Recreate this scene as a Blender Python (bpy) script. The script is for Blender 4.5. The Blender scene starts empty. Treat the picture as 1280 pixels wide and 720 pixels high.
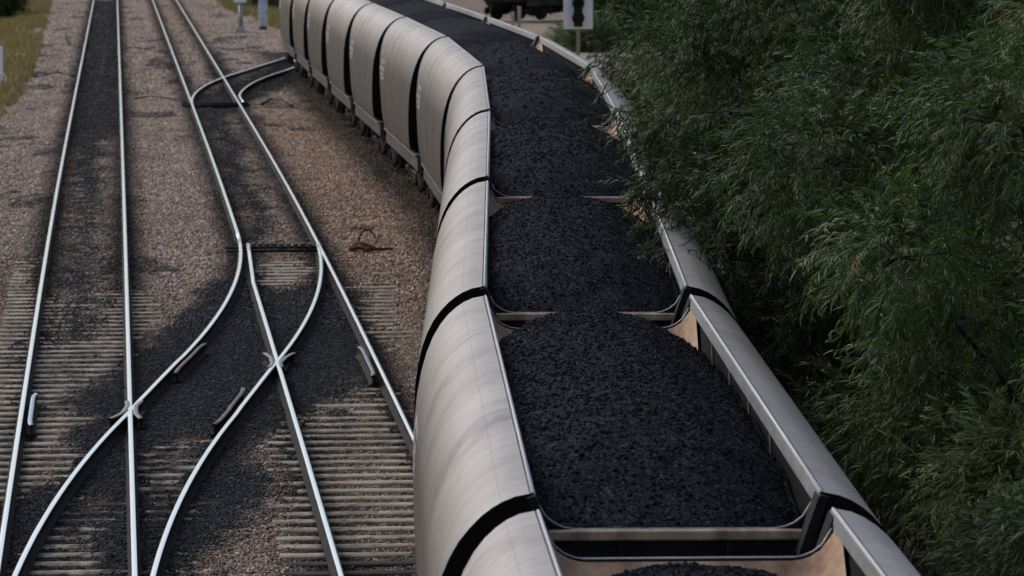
import bpy, bmesh, math, random
import numpy as np
from mathutils import Vector, Matrix
random.seed(7); rng = np.random.default_rng(7)
SC = bpy.context.scene
COL = SC.collection

# ---------------------------------------------------------------- camera, sky, sun, exposure
F = 5800.0; CAM_H = 7.95; PITCH = math.atan(605 / F)
cd = bpy.data.cameras.new('camera'); cam = bpy.data.objects.new('camera', cd); COL.objects.link(cam)
cam.location = (0, 0, CAM_H); cam.rotation_euler = (math.pi / 2 - PITCH, 0, 0)
cd.sensor_width = 36; cd.lens = F / 1280 * 36; cd.clip_start = 0.5; cd.clip_end = 9000
cd.dof.use_dof = True; cd.dof.focus_distance = 46; cd.dof.aperture_fstop = 5.6
SC.camera = cam
W = bpy.data.worlds.new('World'); SC.world = W; W.use_nodes = True
nt = W.node_tree
bg = nt.nodes['Background']; sky = nt.nodes.new('ShaderNodeTexSky'); sky.sky_type = 'NISHITA'; sky.sun_disc = False
SUN_EL, SUN_AZ = math.radians(42), math.radians(-54)      # azimuth from +Y, negative = left
sky.sun_elevation = SUN_EL; sky.sun_rotation = SUN_AZ
sky.dust_density = 4; sky.air_density = 1.0; sky.ozone_density = 1.0
hs = nt.nodes.new('ShaderNodeHueSaturation'); hs.inputs['Saturation'].default_value = 0.75
nt.links.new(sky.outputs[0], hs.inputs['Color']); mx = nt.nodes.new('ShaderNodeMix'); mx.data_type = 'RGBA'; mx.blend_type = 'MULTIPLY'; mx.inputs[0].default_value = 1; mx.inputs[7].default_value = (.95, 1.0, 1.06, 1)   # overcast white balance
nt.links.new(hs.outputs[0], mx.inputs[6]); nt.links.new(mx.outputs[2], bg.inputs[0])
bg.inputs[1].default_value = 0.15
sl = bpy.data.lights.new('sun', 'SUN'); sl.energy = 0.5; sl.angle = math.radians(60); sl.color = (1, 1, .99)
so = bpy.data.objects.new('sun', sl); COL.objects.link(so)
so.rotation_euler = Vector((math.sin(SUN_AZ) * math.cos(SUN_EL), math.cos(SUN_AZ) * math.cos(SUN_EL), math.sin(SUN_EL))).to_track_quat('Z', 'Y').to_euler()
SC.view_settings.view_transform = 'Standard'; SC.view_settings.look = 'None'
SC.view_settings.exposure = 0.02; SC.view_settings.gamma = 1
SC.render.engine = 'CYCLES'; SC.cycles.max_bounces = 6; SC.cycles.use_denoising = True

# ---------------------------------------------------------------- ground model
def drop(y): return .02 * 12 * np.log1p(np.exp(np.minimum((np.asarray(y, float) - 88) / 12, 60.)))   # the line falls away beyond 90 m
def at(px, py, hgt=0.):
    """ground point (height hgt above rail level) seen at a point of the survey picture"""
    c, s = math.cos(PITCH), math.sin(PITCH)
    d = ((px - 640) / F, c - (py - 360) / F * s, -s - (py - 360) / F * c)
    t = 50.
    for _ in range(60): t = (hgt - float(drop(t * d[1])) - CAM_H) / d[2]
    return d[0] * t, d[1] * t
def xA(y): return -4.854 - .0855 * (np.asarray(y, float) - 50.18)      # centre of the left track
GB = 3.58                                                          # track spacing
def vX(y):                                                         # crossover centre, sideways from left track
    y = np.asarray(y, float)
    a = .0033 * np.maximum(y - 40.0, 0) ** 2
    m = 1.435 + (y - 60.93) * .1265
    b = GB - .0031 * np.maximum(88 - y, 0) ** 2
    return np.where(y < 60.93, a, np.where(y < 66.55, m, b))
def vT2(y):
    y = np.asarray(y, float)
    s = np.maximum(y - 138.6, 0)
    return GB + np.where(s < 24.4, .003 * s * s, 1.786 + (s - 24.4) * .146)
JT = [(2.6, 3.2), (1.66, 16.5), (1.08, 29.3), (.68, 42.2), (.64, 55.2), (.60, 68.0), (.43, 80.7), (-.38, 93.3), (-1.5, 105.9), (-2.62, 118.5), (-3.72, 131.2), (-4.8, 143.9), (-5.85, 156.6), (-6.93, 169.3), (-8.0, 182.0)]
def xT(y): return np.interp(y, [j[1] for j in JT] + [282.], [j[0] for j in JT] + [-16.6])
G = .7175

# ---------------------------------------------------------------- helpers
def link(name, me, parent=None, mats=()):
    for m in mats: me.materials.append(m)
    o = bpy.data.objects.new(name, me); COL.objects.link(o)
    if parent: o.parent = parent
    return o
def tag(o, label, cat, group=None, kind=None):
    if label: o['label'] = label
    if cat: o['category'] = cat
    if group: o['group'] = group
    if kind: o['kind'] = kind
    return o
def empty(name, loc=(0, 0, 0), rz=0):
    o = bpy.data.objects.new(name, None); COL.objects.link(o); o.location = loc; o.rotation_euler = (0, 0, rz); o.empty_display_size = .3
    return o
def npmesh(name, V, Q, smooth=False, attrs=None, matidx=None):
    """V (n,3); Q (m,3|4)"""
    V = np.asarray(V, np.float32); Q = np.asarray(Q, np.int32); k = Q.shape[1]; m = len(Q)
    me = bpy.data.meshes.new(name)
    me.vertices.add(len(V)); me.vertices.foreach_set('co', V.ravel())
    me.loops.add(m * k); me.loops.foreach_set('vertex_index', Q.ravel())
    me.polygons.add(m); me.polygons.foreach_set('loop_start', np.arange(0, m * k, k, dtype=np.int32))
    if smooth: me.polygons.foreach_set('use_smooth', np.ones(m, bool))
    if matidx is not None: me.polygons.foreach_set('material_index', np.asarray(matidx, np.int32))
    for n, a in (attrs or {}).items():
        a = np.asarray(a, np.float32)
        if a.ndim == 1: me.attributes.new(n, 'FLOAT', 'POINT').data.foreach_set('value', a)
        else: me.attributes.new(n, 'FLOAT_COLOR', 'POINT').data.foreach_set('color', a.ravel())
    me.update(calc_edges=True); me.validate()
    return me
def grid_faces(nu, nv):
    i = np.arange((nu - 1) * (nv - 1)); u = i // (nv - 1); v = i % (nv - 1); a = u * nv + v
    return np.stack([a, a + nv, a + nv + 1, a + 1], 1)
class MB:
    def __init__(s): s.bm = bmesh.new()
    def box(s, x0, x1, y0, y1, z0, z1, bev=0, mi=0, M=None):
        r = bmesh.ops.create_cube(s.bm, size=1); vs = r['verts']
        for v in vs: v.co = Vector(((x0 + x1) / 2 + v.co.x * (x1 - x0), (y0 + y1) / 2 + v.co.y * (y1 - y0), (z0 + z1) / 2 + v.co.z * (z1 - z0)))
        fs = {f for v in vs for f in v.link_faces}
        if M is not None:
            for v in vs: v.co = M @ v.co
        if bev: 
            r2 = bmesh.ops.bevel(s.bm, geom=list({e for f in fs for e in f.edges}), offset=bev, segments=1, affect='EDGES'); fs = set(r2['faces']) | {f for f in fs if f.is_valid}
        for f in fs: f.material_index = mi
        return s
    def tube(s, pts, rad, n=8, mi=0, cap=True):
        pts = [Vector(p) for p in pts]; rings = []
        rad = rad if isinstance(rad, (list, tuple)) else [rad] * len(pts)
        up = None
        for i, p in enumerate(pts):
            t = (pts[min(i + 1, len(pts) - 1)] - pts[max(i - 1, 0)]).normalized()
            if up is None: up = t.orthogonal().normalized()
            up = (up - t * up.dot(t)); up = up.normalized() if up.length > 1e-5 else t.orthogonal().normalized()
            w = t.cross(up)
            rings.append([s.bm.verts.new(p + (up * math.cos(2 * math.pi * k / n) + w * math.sin(2 * math.pi * k / n)) * rad[i]) for k in range(n)])
        for a, b in zip(rings, rings[1:]):
            for k in range(n):
                f = s.bm.faces.new((a[k], a[(k + 1) % n], b[(k + 1) % n], b[k])); f.smooth = True; f.material_index = mi
        if cap:
            for r in (rings[0], rings[-1]):
                try: s.bm.faces.new(r).material_index = mi
                except ValueError: pass
        return s
    def prism(s, poly, axis, a, b, mi=0, capmi=None, smooth=False, segs=1):
        """extrude closed polygon along axis ('x','y','z') from a to b"""
        def mk(p, t):
            return {'x': (t, p[0], p[1]), 'y': (p[0], t, p[1]), 'z': (p[0], p[1], t)}[axis]
        R = [[s.bm.verts.new(mk(p, a + (b - a) * i / segs)) for p in poly] for i in range(segs + 1)]
        n = len(poly)
        for A, B in zip(R, R[1:]):
            for k in range(n):
                f = s.bm.faces.new((A[k], A[(k + 1) % n], B[(k + 1) % n], B[k])); f.material_index = mi; f.smooth = smooth
        for r in (R[0], R[-1]): s.bm.faces.new(r).material_index = mi if capmi is None else capmi
        return s
    def build(s, name, mats, parent=None, recalc=True):
        if recalc: bmesh.ops.recalc_face_normals(s.bm, faces=s.bm.faces)
        me = bpy.data.meshes.new(name); s.bm.to_mesh(me); s.bm.free()
        return link(name, me, parent, mats if isinstance(mats, (list, tuple)) else [mats])
# value noise
_T = rng.random((256, 256)).astype(np.float32)
def vnoise(x, y):
    xi = np.floor(x).astype(int); yi = np.floor(y).astype(int); fx = x - xi; fy = y - yi
    fx = fx * fx * (3 - 2 * fx); fy = fy * fy * (3 - 2 * fy)
    g = lambda a, b: _T[a & 255, b & 255]
    return (g(xi, yi) * (1 - fx) + g(xi + 1, yi) * fx) * (1 - fy) + (g(xi, yi + 1) * (1 - fx) + g(xi + 1, yi + 1) * fx) * fy
def fbm(x, y, o=4):
    r = 0; a = .5
    for i in range(o): r = r + a * vnoise(x * 2 ** i + 17.3 * i, y * 2 ** i + 5.1 * i); a /= 2
    return r / (1 - .5 ** o)

# ---------------------------------------------------------------- materials
def mat(name, col=(.5, .5, .5), rough=.6, metal=0.):
    m = bpy.data.materials.new(name); m.use_nodes = True; b = m.node_tree.nodes['Principled BSDF']; b.inputs['Specular IOR Level'].default_value = .5 if rough < .6 else .12
    b.inputs['Base Color'].default_value = (*col, 1); b.inputs['Roughness'].default_value = rough; b.inputs['Metallic'].default_value = metal
    return m
class NG:
    def __init__(s, m): s.m = m; s.t = m.node_tree; s.b = s.t.nodes['Principled BSDF']
    def n(s, ty, **kw):
        o = s.t.nodes.new(ty)
        for k, v in kw.items(): setattr(o, k, v)
        return o
    def l(s, a, b): s.t.links.new(a, b); return s
    def coord(s, kind='Object', scale=(1, 1, 1)):
        tc = s.n('ShaderNodeTexCoord'); mp = s.n('ShaderNodeMapping'); mp.inputs['Scale'].default_value = scale
        s.l(tc.outputs[kind], mp.inputs['Vector']); return mp.outputs[0]
    def noise(s, vec, scale, detail=4, rough=.6, out=0):
        o = s.n('ShaderNodeTexNoise'); o.inputs['Scale'].default_value = scale; o.inputs['Detail'].default_value = detail; o.inputs['Roughness'].default_value = rough
        s.l(vec, o.inputs['Vector']); return o.outputs[out]
    def ramp(s, fac, stops):
        o = s.n('ShaderNodeValToRGB'); e = o.color_ramp.elements
        while len(e) < len(stops): e.new(.5)
        for i, (p, c) in enumerate(stops): e[i].position = p; e[i].color = (*c, 1) if len(c) == 3 else c
        s.l(fac, o.inputs[0]); return o.outputs[0]
    def mix(s, fac, a, b, mode='MIX'):
        o = s.n('ShaderNodeMix', data_type='RGBA', blend_type=mode)
        for sock, v in ((o.inputs[0], fac), (o.inputs[6], a), (o.inputs[7], b)):
            if isinstance(v, (int, float)): sock.default_value = v
            elif isinstance(v, tuple): sock.default_value = (*v, 1)
            else: s.l(v, sock)
        return o.outputs[2]
    def math(s, op, a, b=None):
        o = s.n('ShaderNodeMath', operation=op)
        for i, v in enumerate((a, b)):
            if v is None: continue
            if isinstance(v, (int, float)): o.inputs[i].default_value = v
            else: s.l(v, o.inputs[i])
        return o.outputs[0]
    def attr(s, name, out='Fac'):
        o = s.n('ShaderNodeAttribute'); o.attribute_name = name; return o.outputs[out]
    def bump(s, h, strength=.3, dist=.02):
        o = s.n('ShaderNodeBump'); o.inputs['Strength'].default_value = strength; o.inputs['Distance'].default_value = dist
        s.l(h, o.inputs['Height']); s.l(o.outputs[0], s.b.inputs['Normal'])
    def base(s, c): s.l(c, s.b.inputs['Base Color'])
    def rough(s, r): s.l(r, s.b.inputs['Roughness'])

# ground: ballast / coal fines / grass / dirt by surveyed zones
mGround = mat('ground_ballast', rough=.9); g = NG(mGround)
w = g.coord('Object')
vor = g.n('ShaderNodeTexVoronoi'); vor.inputs['Scale'].default_value = 17; g.l(w, vor.inputs['Vector'])
sepv = g.n('ShaderNodeSeparateColor'); g.l(vor.outputs['Color'], sepv.inputs[0])
stone = g.ramp(sepv.outputs[0], [(0, (.075, .062, .054)), (.3, (.15, .118, .098)), (.55, (.20, .155, .125)), (.75, (.25, .20, .17)), (.9, (.24, .15, .10)), (1, (.32, .28, .25))])
big = g.noise(w, .9, 5, .65)
stone = g.mix(1, stone, g.ramp(big, [(.3, (.88, .85, .81)), (.7, (1.4, 1.33, 1.26))]), 'MULTIPLY')
stone = g.mix(g.math('MULTIPLY', g.attr('rust'), .5), stone, g.mix(1, stone, (.85, .55, .36), 'MULTIPLY'))
grime_shade = g.attr('grime_shade')
stone = g.mix(grime_shade, stone, g.mix(1, stone, (.22, .2, .2), 'MULTIPLY'))
coalc = g.ramp(sepv.outputs[1], [(0, (.010, .011, .014)), (.6, (.020, .022, .028)), (.93, (.034, .037, .044)), (1, (.10, .095, .095))])
cm = g.math('ADD', g.attr('coal'), g.math('MULTIPLY', g.math('SUBTRACT', g.noise(w, 5, 5, .7), .5), 1.1))
cmf = g.ramp(cm, [(.22, (0, 0, 0)), (.70, (1, 1, 1))])
c1 = g.mix(cmf, stone, coalc)
dirt = g.ramp(g.noise(w, 1.6, 6, .7), [(.3, (.22, .165, .125)), (.7, (.34, .27, .22))])
c2 = g.mix(g.attr('dirt'), c1, dirt)
gr = g.ramp(g.noise(w, .55, 6, .75), [(.25, (.11, .11, .035)), (.42, (.25, .20, .075)), (.58, (.38, .28, .13)), (.75, (.32, .19, .10))])
gm = g.math('ADD', g.attr('grass'), g.math('MULTIPLY', g.math('SUBTRACT', g.noise(w, .8, 5, .7), .5), .9))
c3 = g.mix(g.ramp(gm, [(.45, (0, 0, 0)), (.6, (1, 1, 1))]), c2, gr)
green = g.ramp(g.noise(w, .7, 5, .7), [(.3, (.05, .10, .018)), (.7, (.13, .21, .04))])
c4 = g.mix(g.attr('green'), c3, green)
g.base(c4); g.bump(vor.outputs['Distance'], .9, -.04)

mStone = mat('loose_stone', rough=.9); g = NG(mStone); g.b.inputs['Specular IOR Level'].default_value = .2; g.base(g.attr('col', 'Color'))
mCoal = mat('coal', rough=.55); g = NG(mCoal); w = g.coord('Object')
v2 = g.n('ShaderNodeTexVoronoi'); v2.inputs['Scale'].default_value = 60; g.l(w, v2.inputs['Vector'])
s2 = g.n('ShaderNodeSeparateColor'); g.l(v2.outputs['Color'], s2.inputs[0])
g.base(g.ramp(s2.outputs[0], [(0, (.003, .0036, .0052)), (.55, (.006, .0073, .0105)), (.92, (.011, .014, .020)), (.96, (.05, .055, .068)), (1, (.07, .075, .09))]))
g.rough(g.ramp(s2.outputs[1], [(0, (.6,) * 3), (.5, (.85,) * 3), (1, (1.,) * 3)]))
g.b.inputs['Specular IOR Level'].default_value = .05
g.bump(g.noise(w, 45, 4, .75), .7, .02)

mRailTop = mat('polished_rail_head', (.93, .97, 1.0), .22, 1.0); g = NG(mRailTop)
g.rough(g.ramp(g.noise(g.coord('Object', (6, .4, 6)), 3, 3), [(.3, (.16,) * 3), (.7, (.22,) * 3)]))
mRailSide = mat('rusty_rail_side', (.05, .037, .03), .8); g = NG(mRailSide)
g.base(g.ramp(g.noise(g.coord('Object', (1, .3, 1)), 6, 5), [(.3, (.010, .009, .009)), (.7, (.036, .028, .024))]))
mGuard = mat('check_rail_steel', (.2, .16, .14), .55, .5); g = NG(mGuard)
g.base(g.ramp(g.noise(g.coord('Object'), 9, 4), [(.3, (.05, .03, .026)), (.7, (.17, .13, .115))]))
mFrog = mat('worn_crossing_steel', (.4, .38, .36), .45, .7); g = NG(mFrog)
g.base(g.ramp(g.noise(g.coord('Object'), 12, 4), [(.3, (.09, .08, .075)), (.7, (.26, .25, .24))]))
mSleep = mat('sleeper_concrete', (.42, .35, .27), .85); g = NG(mSleep)
w = g.coord('Object')
sc_ = g.ramp(g.noise(w, 3.0, 6, .7), [(.25, (.13, .105, .08)), (.5, (.33, .275, .21)), (.75, (.48, .41, .32))])
cmx = g.math('ADD', g.attr('coal'), g.math('MULTIPLY', g.math('SUBTRACT', g.noise(w, 7, 5, .75), .5), 1.3))
g.base(g.mix(g.ramp(cmx, [(.30, (0, 0, 0)), (.72, (1, 1, 1))]), sc_, (.012, .013, .017))); g.bump(g.noise(w, 30, 3), .3, .01)
mTimber = mat('dark_timber_sleeper', (.03, .026, .024), .8); g = NG(mTimber)
g.base(g.ramp(g.noise(g.coord('Object', (1, 8, 8)), 3, 5), [(.3, (.012, .011, .011)), (.8, (.07, .062, .055))]))

# wagon skin: dusty stainless steel with weld seams and streaks
mSkin = mat('wagon_steel', rough=.5, metal=.6); g = NG(mSkin)
w = g.coord('Object'); sx = g.n('ShaderNodeSeparateXYZ'); g.l(w, sx.inputs[0])
oi = g.n('ShaderNodeObjectInfo')
basec = g.ramp(g.noise(g.coord('Object', (.5, .35, .5)), 1.6, 4, .6), [(.3, (.31, .285, .268)), (.7, (.39, .362, .342))])
streak = g.noise(g.coord('Object', (.15, 4.5, .12)), 1.5, 6, .7)
basec = g.mix(1, basec, g.ramp(streak, [(.28, (.80, .77, .75)), (.5, (1, 1, 1)), (.75, (1.04, 1.035, 1.03))]), 'MULTIPLY')
blot = g.noise(w, 1.1, 7, .75)
basec = g.mix(1, basec, g.ramp(blot, [(.28, (.74, .71, .69)), (.48, (1, 1, 1))]), 'MULTIPLY')
def seam(val, period, width, off=0.):
    a = g.math('ADD', val, 100 * period + off); a = g.math('MODULO', a, period); a = g.math('SUBTRACT', a, period / 2); a = g.math('ABSOLUTE', a)
    return g.math('LESS_THAN', a, width)
s1 = seam(sx.outputs[1], 1.06, .010)
ax = g.math('ABSOLUTE', sx.outputs[0]); 
s2_ = g.math('LESS_THAN', g.math('ABSOLUTE', g.math('SUBTRACT', ax, 1.14)), .0045)
s3_ = g.math('LESS_THAN', g.math('ABSOLUTE', g.math('SUBTRACT', sx.outputs[2], 2.2)), .006)
sm = g.math('MAXIMUM', g.math('MAXIMUM', s1, s2_), s3_)
basec = g.mix(g.math('MULTIPLY', sm, .38), basec, (.20, .17, .15))
# sides darkened below the shoulder: low dirt plus painted ambient shade
low = g.n('ShaderNodeMapRange'); low.inputs[1].default_value = 3.35; low.inputs[2].default_value = 2.5; g.l(sx.outputs[2], low.inputs[0])
basec = g.mix(low.outputs[0], basec, g.mix(1, basec, (.27, .25, .235), 'MULTIPLY'))
var = g.ramp(oi.outputs['Random'], [(0, (.86, .84, .83)), (1, (1.05, 1.05, 1.06))])
basec = g.mix(1, basec, var, 'MULTIPLY')
g.base(basec); lo2 = g.n('ShaderNodeMapRange'); lo2.inputs[1].default_value = 2.7; lo2.inputs[2].default_value = 3.4; lo2.inputs[3].default_value = 0; lo2.inputs[4].default_value = .6
g.l(sx.outputs[2], lo2.inputs[0]); g.l(lo2.outputs[0], g.b.inputs['Metallic']); g.b.inputs['Specular IOR Level'].default_value = .08
g.rough(g.ramp(blot, [(.3, (.62,) * 3), (.7, (.46,) * 3)])); g.bump(g.noise(g.coord('Object', (1, .8, 1)), 2.2, 3), .25, .02)
mLip = mat('wagon_lip_steel', (.55, .55, .56), .42, .6); g = NG(mLip)
g.base(g.ramp(g.noise(g.coord('Object', (3, .6, 3)), 3, 5), [(.3, (.24, .23, .225)), (.6, (.36, .355, .36)), (.8, (.44, .44, .45))]))
mHighlight = mat('crest_highlight_steel', (.46, .46, .47), .5, .4)  # paler than the lip, colours in the highlight on the crest
mInner = mat('coal_blackened_inner_wall', (.008, .007, .0065), .85)
mDark = mat('black_steel_gap_shade', (.012, .011, .011), .75)  # its black also stands in for deep shade between wagon ends
mBeam = mat('dusty_end_beam', (.40, .29, .22), .7, .2); g = NG(mBeam)
g.base(g.ramp(g.noise(g.coord('Object', (2, 1, 1)), 3, 5), [(.3, (.20, .13, .09)), (.6, (.46, .33, .24)), (.8, (.55, .44, .35))]))
mSlope = mat('tan_slope_sheet', (.5, .33, .2), .6, .25); g = NG(mSlope)
g.base(g.ramp(g.noise(g.coord('Object', (1.5, 1.5, 1)), 2.0, 6, .7), [(.28, (.13, .07, .045)), (.5, (.36, .235, .155)), (.72, (.50, .37, .27))]))
mSill = mat('wagon_sill', (.24, .215, .195), .7, .3); g = NG(mSill)
g.base(g.ramp(g.noise(g.coord('Object', (1, .6, 1)), 4, 6, .7), [(.3, (.035, .030, .026)), (.7, (.13, .112, .098))]))
mBogie = mat('bogie_iron', (.025, .02, .018), .8); g = NG(mBogie)
g.base(g.ramp(g.noise(g.coord('Object'), 7, 5), [(.3, (.006, .0055, .005)), (.75, (.030, .024, .020))]))
mWheel = mat('wheel_steel', (.035, .03, .027), .7, .3)
mStencil = mat('faded_white_stencil', (.62, .60, .58), .7)
mBark = mat('dark_bark', (.03, .025, .02), .9); g = NG(mBark)
g.base(g.ramp(g.noise(g.coord('Object', (6, 6, 1)), 5, 5), [(.3, (.012, .010, .009)), (.75, (.06, .048, .038))]))
mLeaf = mat('narrow_leaf', rough=.5); g = NG(mLeaf)
lc = g.ramp(g.attr('tint'), [(0, (.012, .020, .008)), (.45, (.066, .086, .034)), (.75, (.130, .158, .066)), (.9, (.20, .225, .11)), (1, (.15, .13, .03))])
g.base(lc); g.b.inputs['Specular IOR Level'].default_value = .15
tr = g.n('ShaderNodeBsdfTranslucent'); g.l(g.mix(1, lc, (1.1, 1.5, .7), 'MULTIPLY'), tr.inputs[0]); ms = g.n('ShaderNodeMixShader'); ms.inputs[0].default_value = .22
out = g.t.nodes['Material Output']; g.l(g.b.outputs[0], ms.inputs[1]); g.l(tr.outputs[0], ms.inputs[2]); g.l(ms.outputs[0], out.inputs[0])
mGrass = mat('grass_blade', rough=.7); g = NG(mGrass)
g.base(g.ramp(g.attr('tint'), [(0, (.07, .13, .02)), (.4, (.20, .20, .055)), (.75, (.38, .29, .11)), (1, (.46, .34, .18))]))

# ---------------------------------------------------------------- zones (polygons surveyed on the ground)
def P(*pts): return np.array([at(*p) for p in pts])
def inside(poly, x, y):
    r = np.zeros(x.shape, bool); n = len(poly)
    for i in range(n):
        x1, y1 = poly[i]; x2, y2 = poly[(i + 1) % n]
        if y1 == y2: continue
        c = (y1 > y) != (y2 > y); xc = (x2 - x1) * (y - y1) / (y2 - y1) + x1
        r ^= c & (x < xc)
    return r
EXPOSED = [P((-60, 395), (26, 395), (6, 600), (-60, 640)), P((44, 425), (152, 425), (152, 462), (80, 478), (40, 495)),
           P((40, 500), (95, 490), (98, 560), (60, 600), (28, 592)), P((150, 570), (152, 655), (160, 720), (20, 720), (30, 640), (80, 630), (105, 590)),
           P((175, 560), (262, 525), (268, 545), (225, 625), (205, 690), (176, 690)), P((262, 600), (306, 585), (300, 640), (262, 640)),
           P((318, 538), (362, 530), (364, 560), (330, 565)), P((425, 476), (475, 474), (512, 530), (512, 590), (370, 590), (366, 505), (430, 498)),
           P((372, 585), (512, 580), (530, 740), (385, 740)), P((225, 675), (300, 690), (300, 720), (215, 720)),
           P((400, 640), (360, 740), (530, 740), (520, 650)), P((330, 620), (372, 615), (392, 690), (350, 690)),
           P((48, 380), (86, 350), (84, 425), (44, 425)), P((120, 345), (152, 340), (152, 425), (112, 425)),
           P((324, 316), (385, 316), (380, 352), (335, 352)), P((168, 360), (196, 360), (200, 405), (168, 412)),
           P((440, 335), (480, 335), (505, 425), (470, 430)), P((-40, 320), (40, 320), (24, 395), (-40, 395))]
COAL = [P((100, 470), (162, 460), (163, 590), (98, 590), (88, 520)), P((215, 640), (262, 560), (330, 560), (300, 640), (225, 700), (205, 720)), P((20, 440), (44, 440), (30, 520), (8, 560)),P((118, -2), (150, -2), (152, 165), (84, 165)), P((86, 150), (134, 150), (124, 260), (120, 400), (84, 400), (92, 260)),
        P((80, 380), (128, 380), (118, 470), (92, 500)),
        P((168, 440), (200, 405), (232, 372), (272, 345), (306, 330), (330, 352), (372, 350), (398, 345), (430, 345), (455, 395), (472, 440), (480, 470), (425, 478), (425, 492), (365, 503), (364, 528), (316, 536), (262, 580), (262, 545), (268, 520), (176, 558), (168, 600)),
        P((168, 560), (205, 560), (200, 640), (178, 720), (166, 720)), P((36, 515), (90, 480), (152, 462), (152, 570), (105, 590), (96, 560), (95, 490), (60, 505)),
        P((0, 600), (60, 600), (100, 560), (110, 590), (70, 640), (20, 690), (-10, 720)), P((100, 640), (150, 580), (162, 720), (130, 720)),
        P((262, 600), (330, 565), (316, 620), (262, 680), (225, 720), (205, 720)),
        P((240, 118), (372, 66), (372, 100), (305, 128), (296, 136), (246, 134)), P((248, 134), (285, 134), (352, 300), (318, 300)),
        P((262, 60), (275, 62), (290, 100), (262, 96))]
RUSTZ = [P((330, 130), (420, 130), (545, 300), (545, 470), (470, 400), (380, 240)), P((198, 0), (222, 0), (262, 62), (214, 62))]
GREEN = [P((738, 12), (900, 12), (900, 60), (738, 44))]
DIRTZ = [P((560, 22), (760, 18), (820, 70), (760, 110), (600, 60))]

def zone(polys, x, y, amp=.18):
    r = np.zeros(x.shape); a = 2.6 * amp
    wx = x + (fbm(x * 1.3, y * .6) - .5) * 7 * amp; wy = y + (fbm(x * 1.1 + 40, y * .7 + 9) - .5) * 20 * amp
    for dx, dy in ((0, 0), (a, 3 * a), (-a, 3 * a), (a, -3 * a), (-a, -3 * a), (0, 5 * a), (0, -5 * a)):
        q = np.zeros(x.shape)
        for p in polys: q = np.maximum(q, inside(p, wx + dx, wy + dy))
        r += q / 7
    return r
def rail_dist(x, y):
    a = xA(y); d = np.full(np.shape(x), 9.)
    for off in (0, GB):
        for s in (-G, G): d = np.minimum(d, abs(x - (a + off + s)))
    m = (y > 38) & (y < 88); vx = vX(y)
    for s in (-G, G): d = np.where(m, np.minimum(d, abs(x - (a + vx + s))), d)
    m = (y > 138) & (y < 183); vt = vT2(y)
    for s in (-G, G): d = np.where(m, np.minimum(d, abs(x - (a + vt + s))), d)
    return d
def ground_masks(x, y):
    coal = zone(COAL, x, y, .10); ex = zone(EXPOSED, x, y, .12)
    d = rail_dist(x, y)
    grime_shade = np.clip(1.25 - (d - .06) / (.30 + .15 * fbm(x * 2, y)), 0, 1) * np.where(y > 100, .85, 1.0)  # grime along the rails, deepened by painted shadow beside each one
    dT = abs(x - xT(y)); grime_shade = np.maximum(grime_shade, np.clip((2.15 - dT) / .7, 0, 1) * .9 * (y < 190))  # same darkening in a band under the train
    # lone patches of spilt coal
    n = fbm(x * .7 + 3, y * .22 + 8)
    coal = np.maximum(coal, np.clip((n - .66) * 14, 0, .55) * (x < xT(y) - 1.2))
    ex = np.clip(ex * (1 - coal * .9) * 1.8 + (fbm(x * 2.6, y * 1.9) - .5) * .9 * (ex > 0), 0, 1)
    return coal, ex, grime_shade
def ground_z(x, y, ex):
    z = -drop(y) - .150 - .054 * ex + (fbm(x * 3.1, y * 3.1, 3) - .5) * .03
    v = x - xT(y)
    z = z - .25 * np.clip((v - 2.2) / 1.5, 0, 1) * (y < 120)                  # shallow ditch beyond the train
    z = z + .9 * np.clip((v - 4) / 8, 0, 1) * np.clip((140 - y) / 30, 0, 1)   # low bank under the bushes
    vl = xA(y) - x
    return z - .3 * np.clip((vl - 3.2) / 2, 0, 1)

# ---------------------------------------------------------------- ground sheet
def axis_vals(parts):
    r = []
    for a, b, st in parts: r += list(np.arange(a, b, st))
    return np.array(r + [parts[-1][1]])
vv = axis_vals([(-900, -100, 80), (-100, -20, 8), (-20, -6, .7), (-6, 9.5, .1), (9.5, 24, .6), (24, 110, 8), (110, 900, 80)])
ss = axis_vals([(-60, 40, 5), (40, 110, .14), (110, 200, .5), (200, 330, 1.2), (330, 700, 20), (700, 4000, 150)])
S, Vv = np.meshgrid(ss, vv, indexing='ij'); X = xA(np.minimum(S, 700)) + Vv; Y = S
coal, ex, grime_shade = ground_masks(X, Y)
Z = ground_z(X, Y, ex)
# land: the fall levels out beyond 320 m
Z = np.where(Y > 320, -drop(320.) - .15 + 0 * Y, Z)
leftedge = P((62, 0), (45, 60), (28, 105), (0, 150), (-60, 260))
xl = np.interp(Y, leftedge[::-1, 1], leftedge[::-1, 0])
grass = np.clip((xl - X) / 2.2 + .5, 0, 1) * (Y > 100)
grass = np.maximum(grass, inside(P((262, -30), (372, -30), (372, 44), (345, 40), (300, 20), (272, 8)), X, Y) * .62)
grass = np.maximum(grass, (Y > 330) * .8); grass = np.maximum(grass, np.clip((X - xT(Y) - 3) / 1.5, 0, 1) * (Y < 150) * .8)
rust = zone(RUSTZ, X, Y, .3); green = zone(GREEN, X, Y, .15) * (Y > 120); dirtz = zone(DIRTZ, X, Y, .2)
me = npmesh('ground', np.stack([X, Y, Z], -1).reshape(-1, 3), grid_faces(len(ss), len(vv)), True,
            dict(coal=coal.ravel(), grime_shade=grime_shade.ravel(), grass=grass.ravel(), rust=rust.ravel(), green=green.ravel(), dirt=dirtz.ravel()))
tag(link('ground', me, None, [mGround]), None, None, kind='structure')

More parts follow.
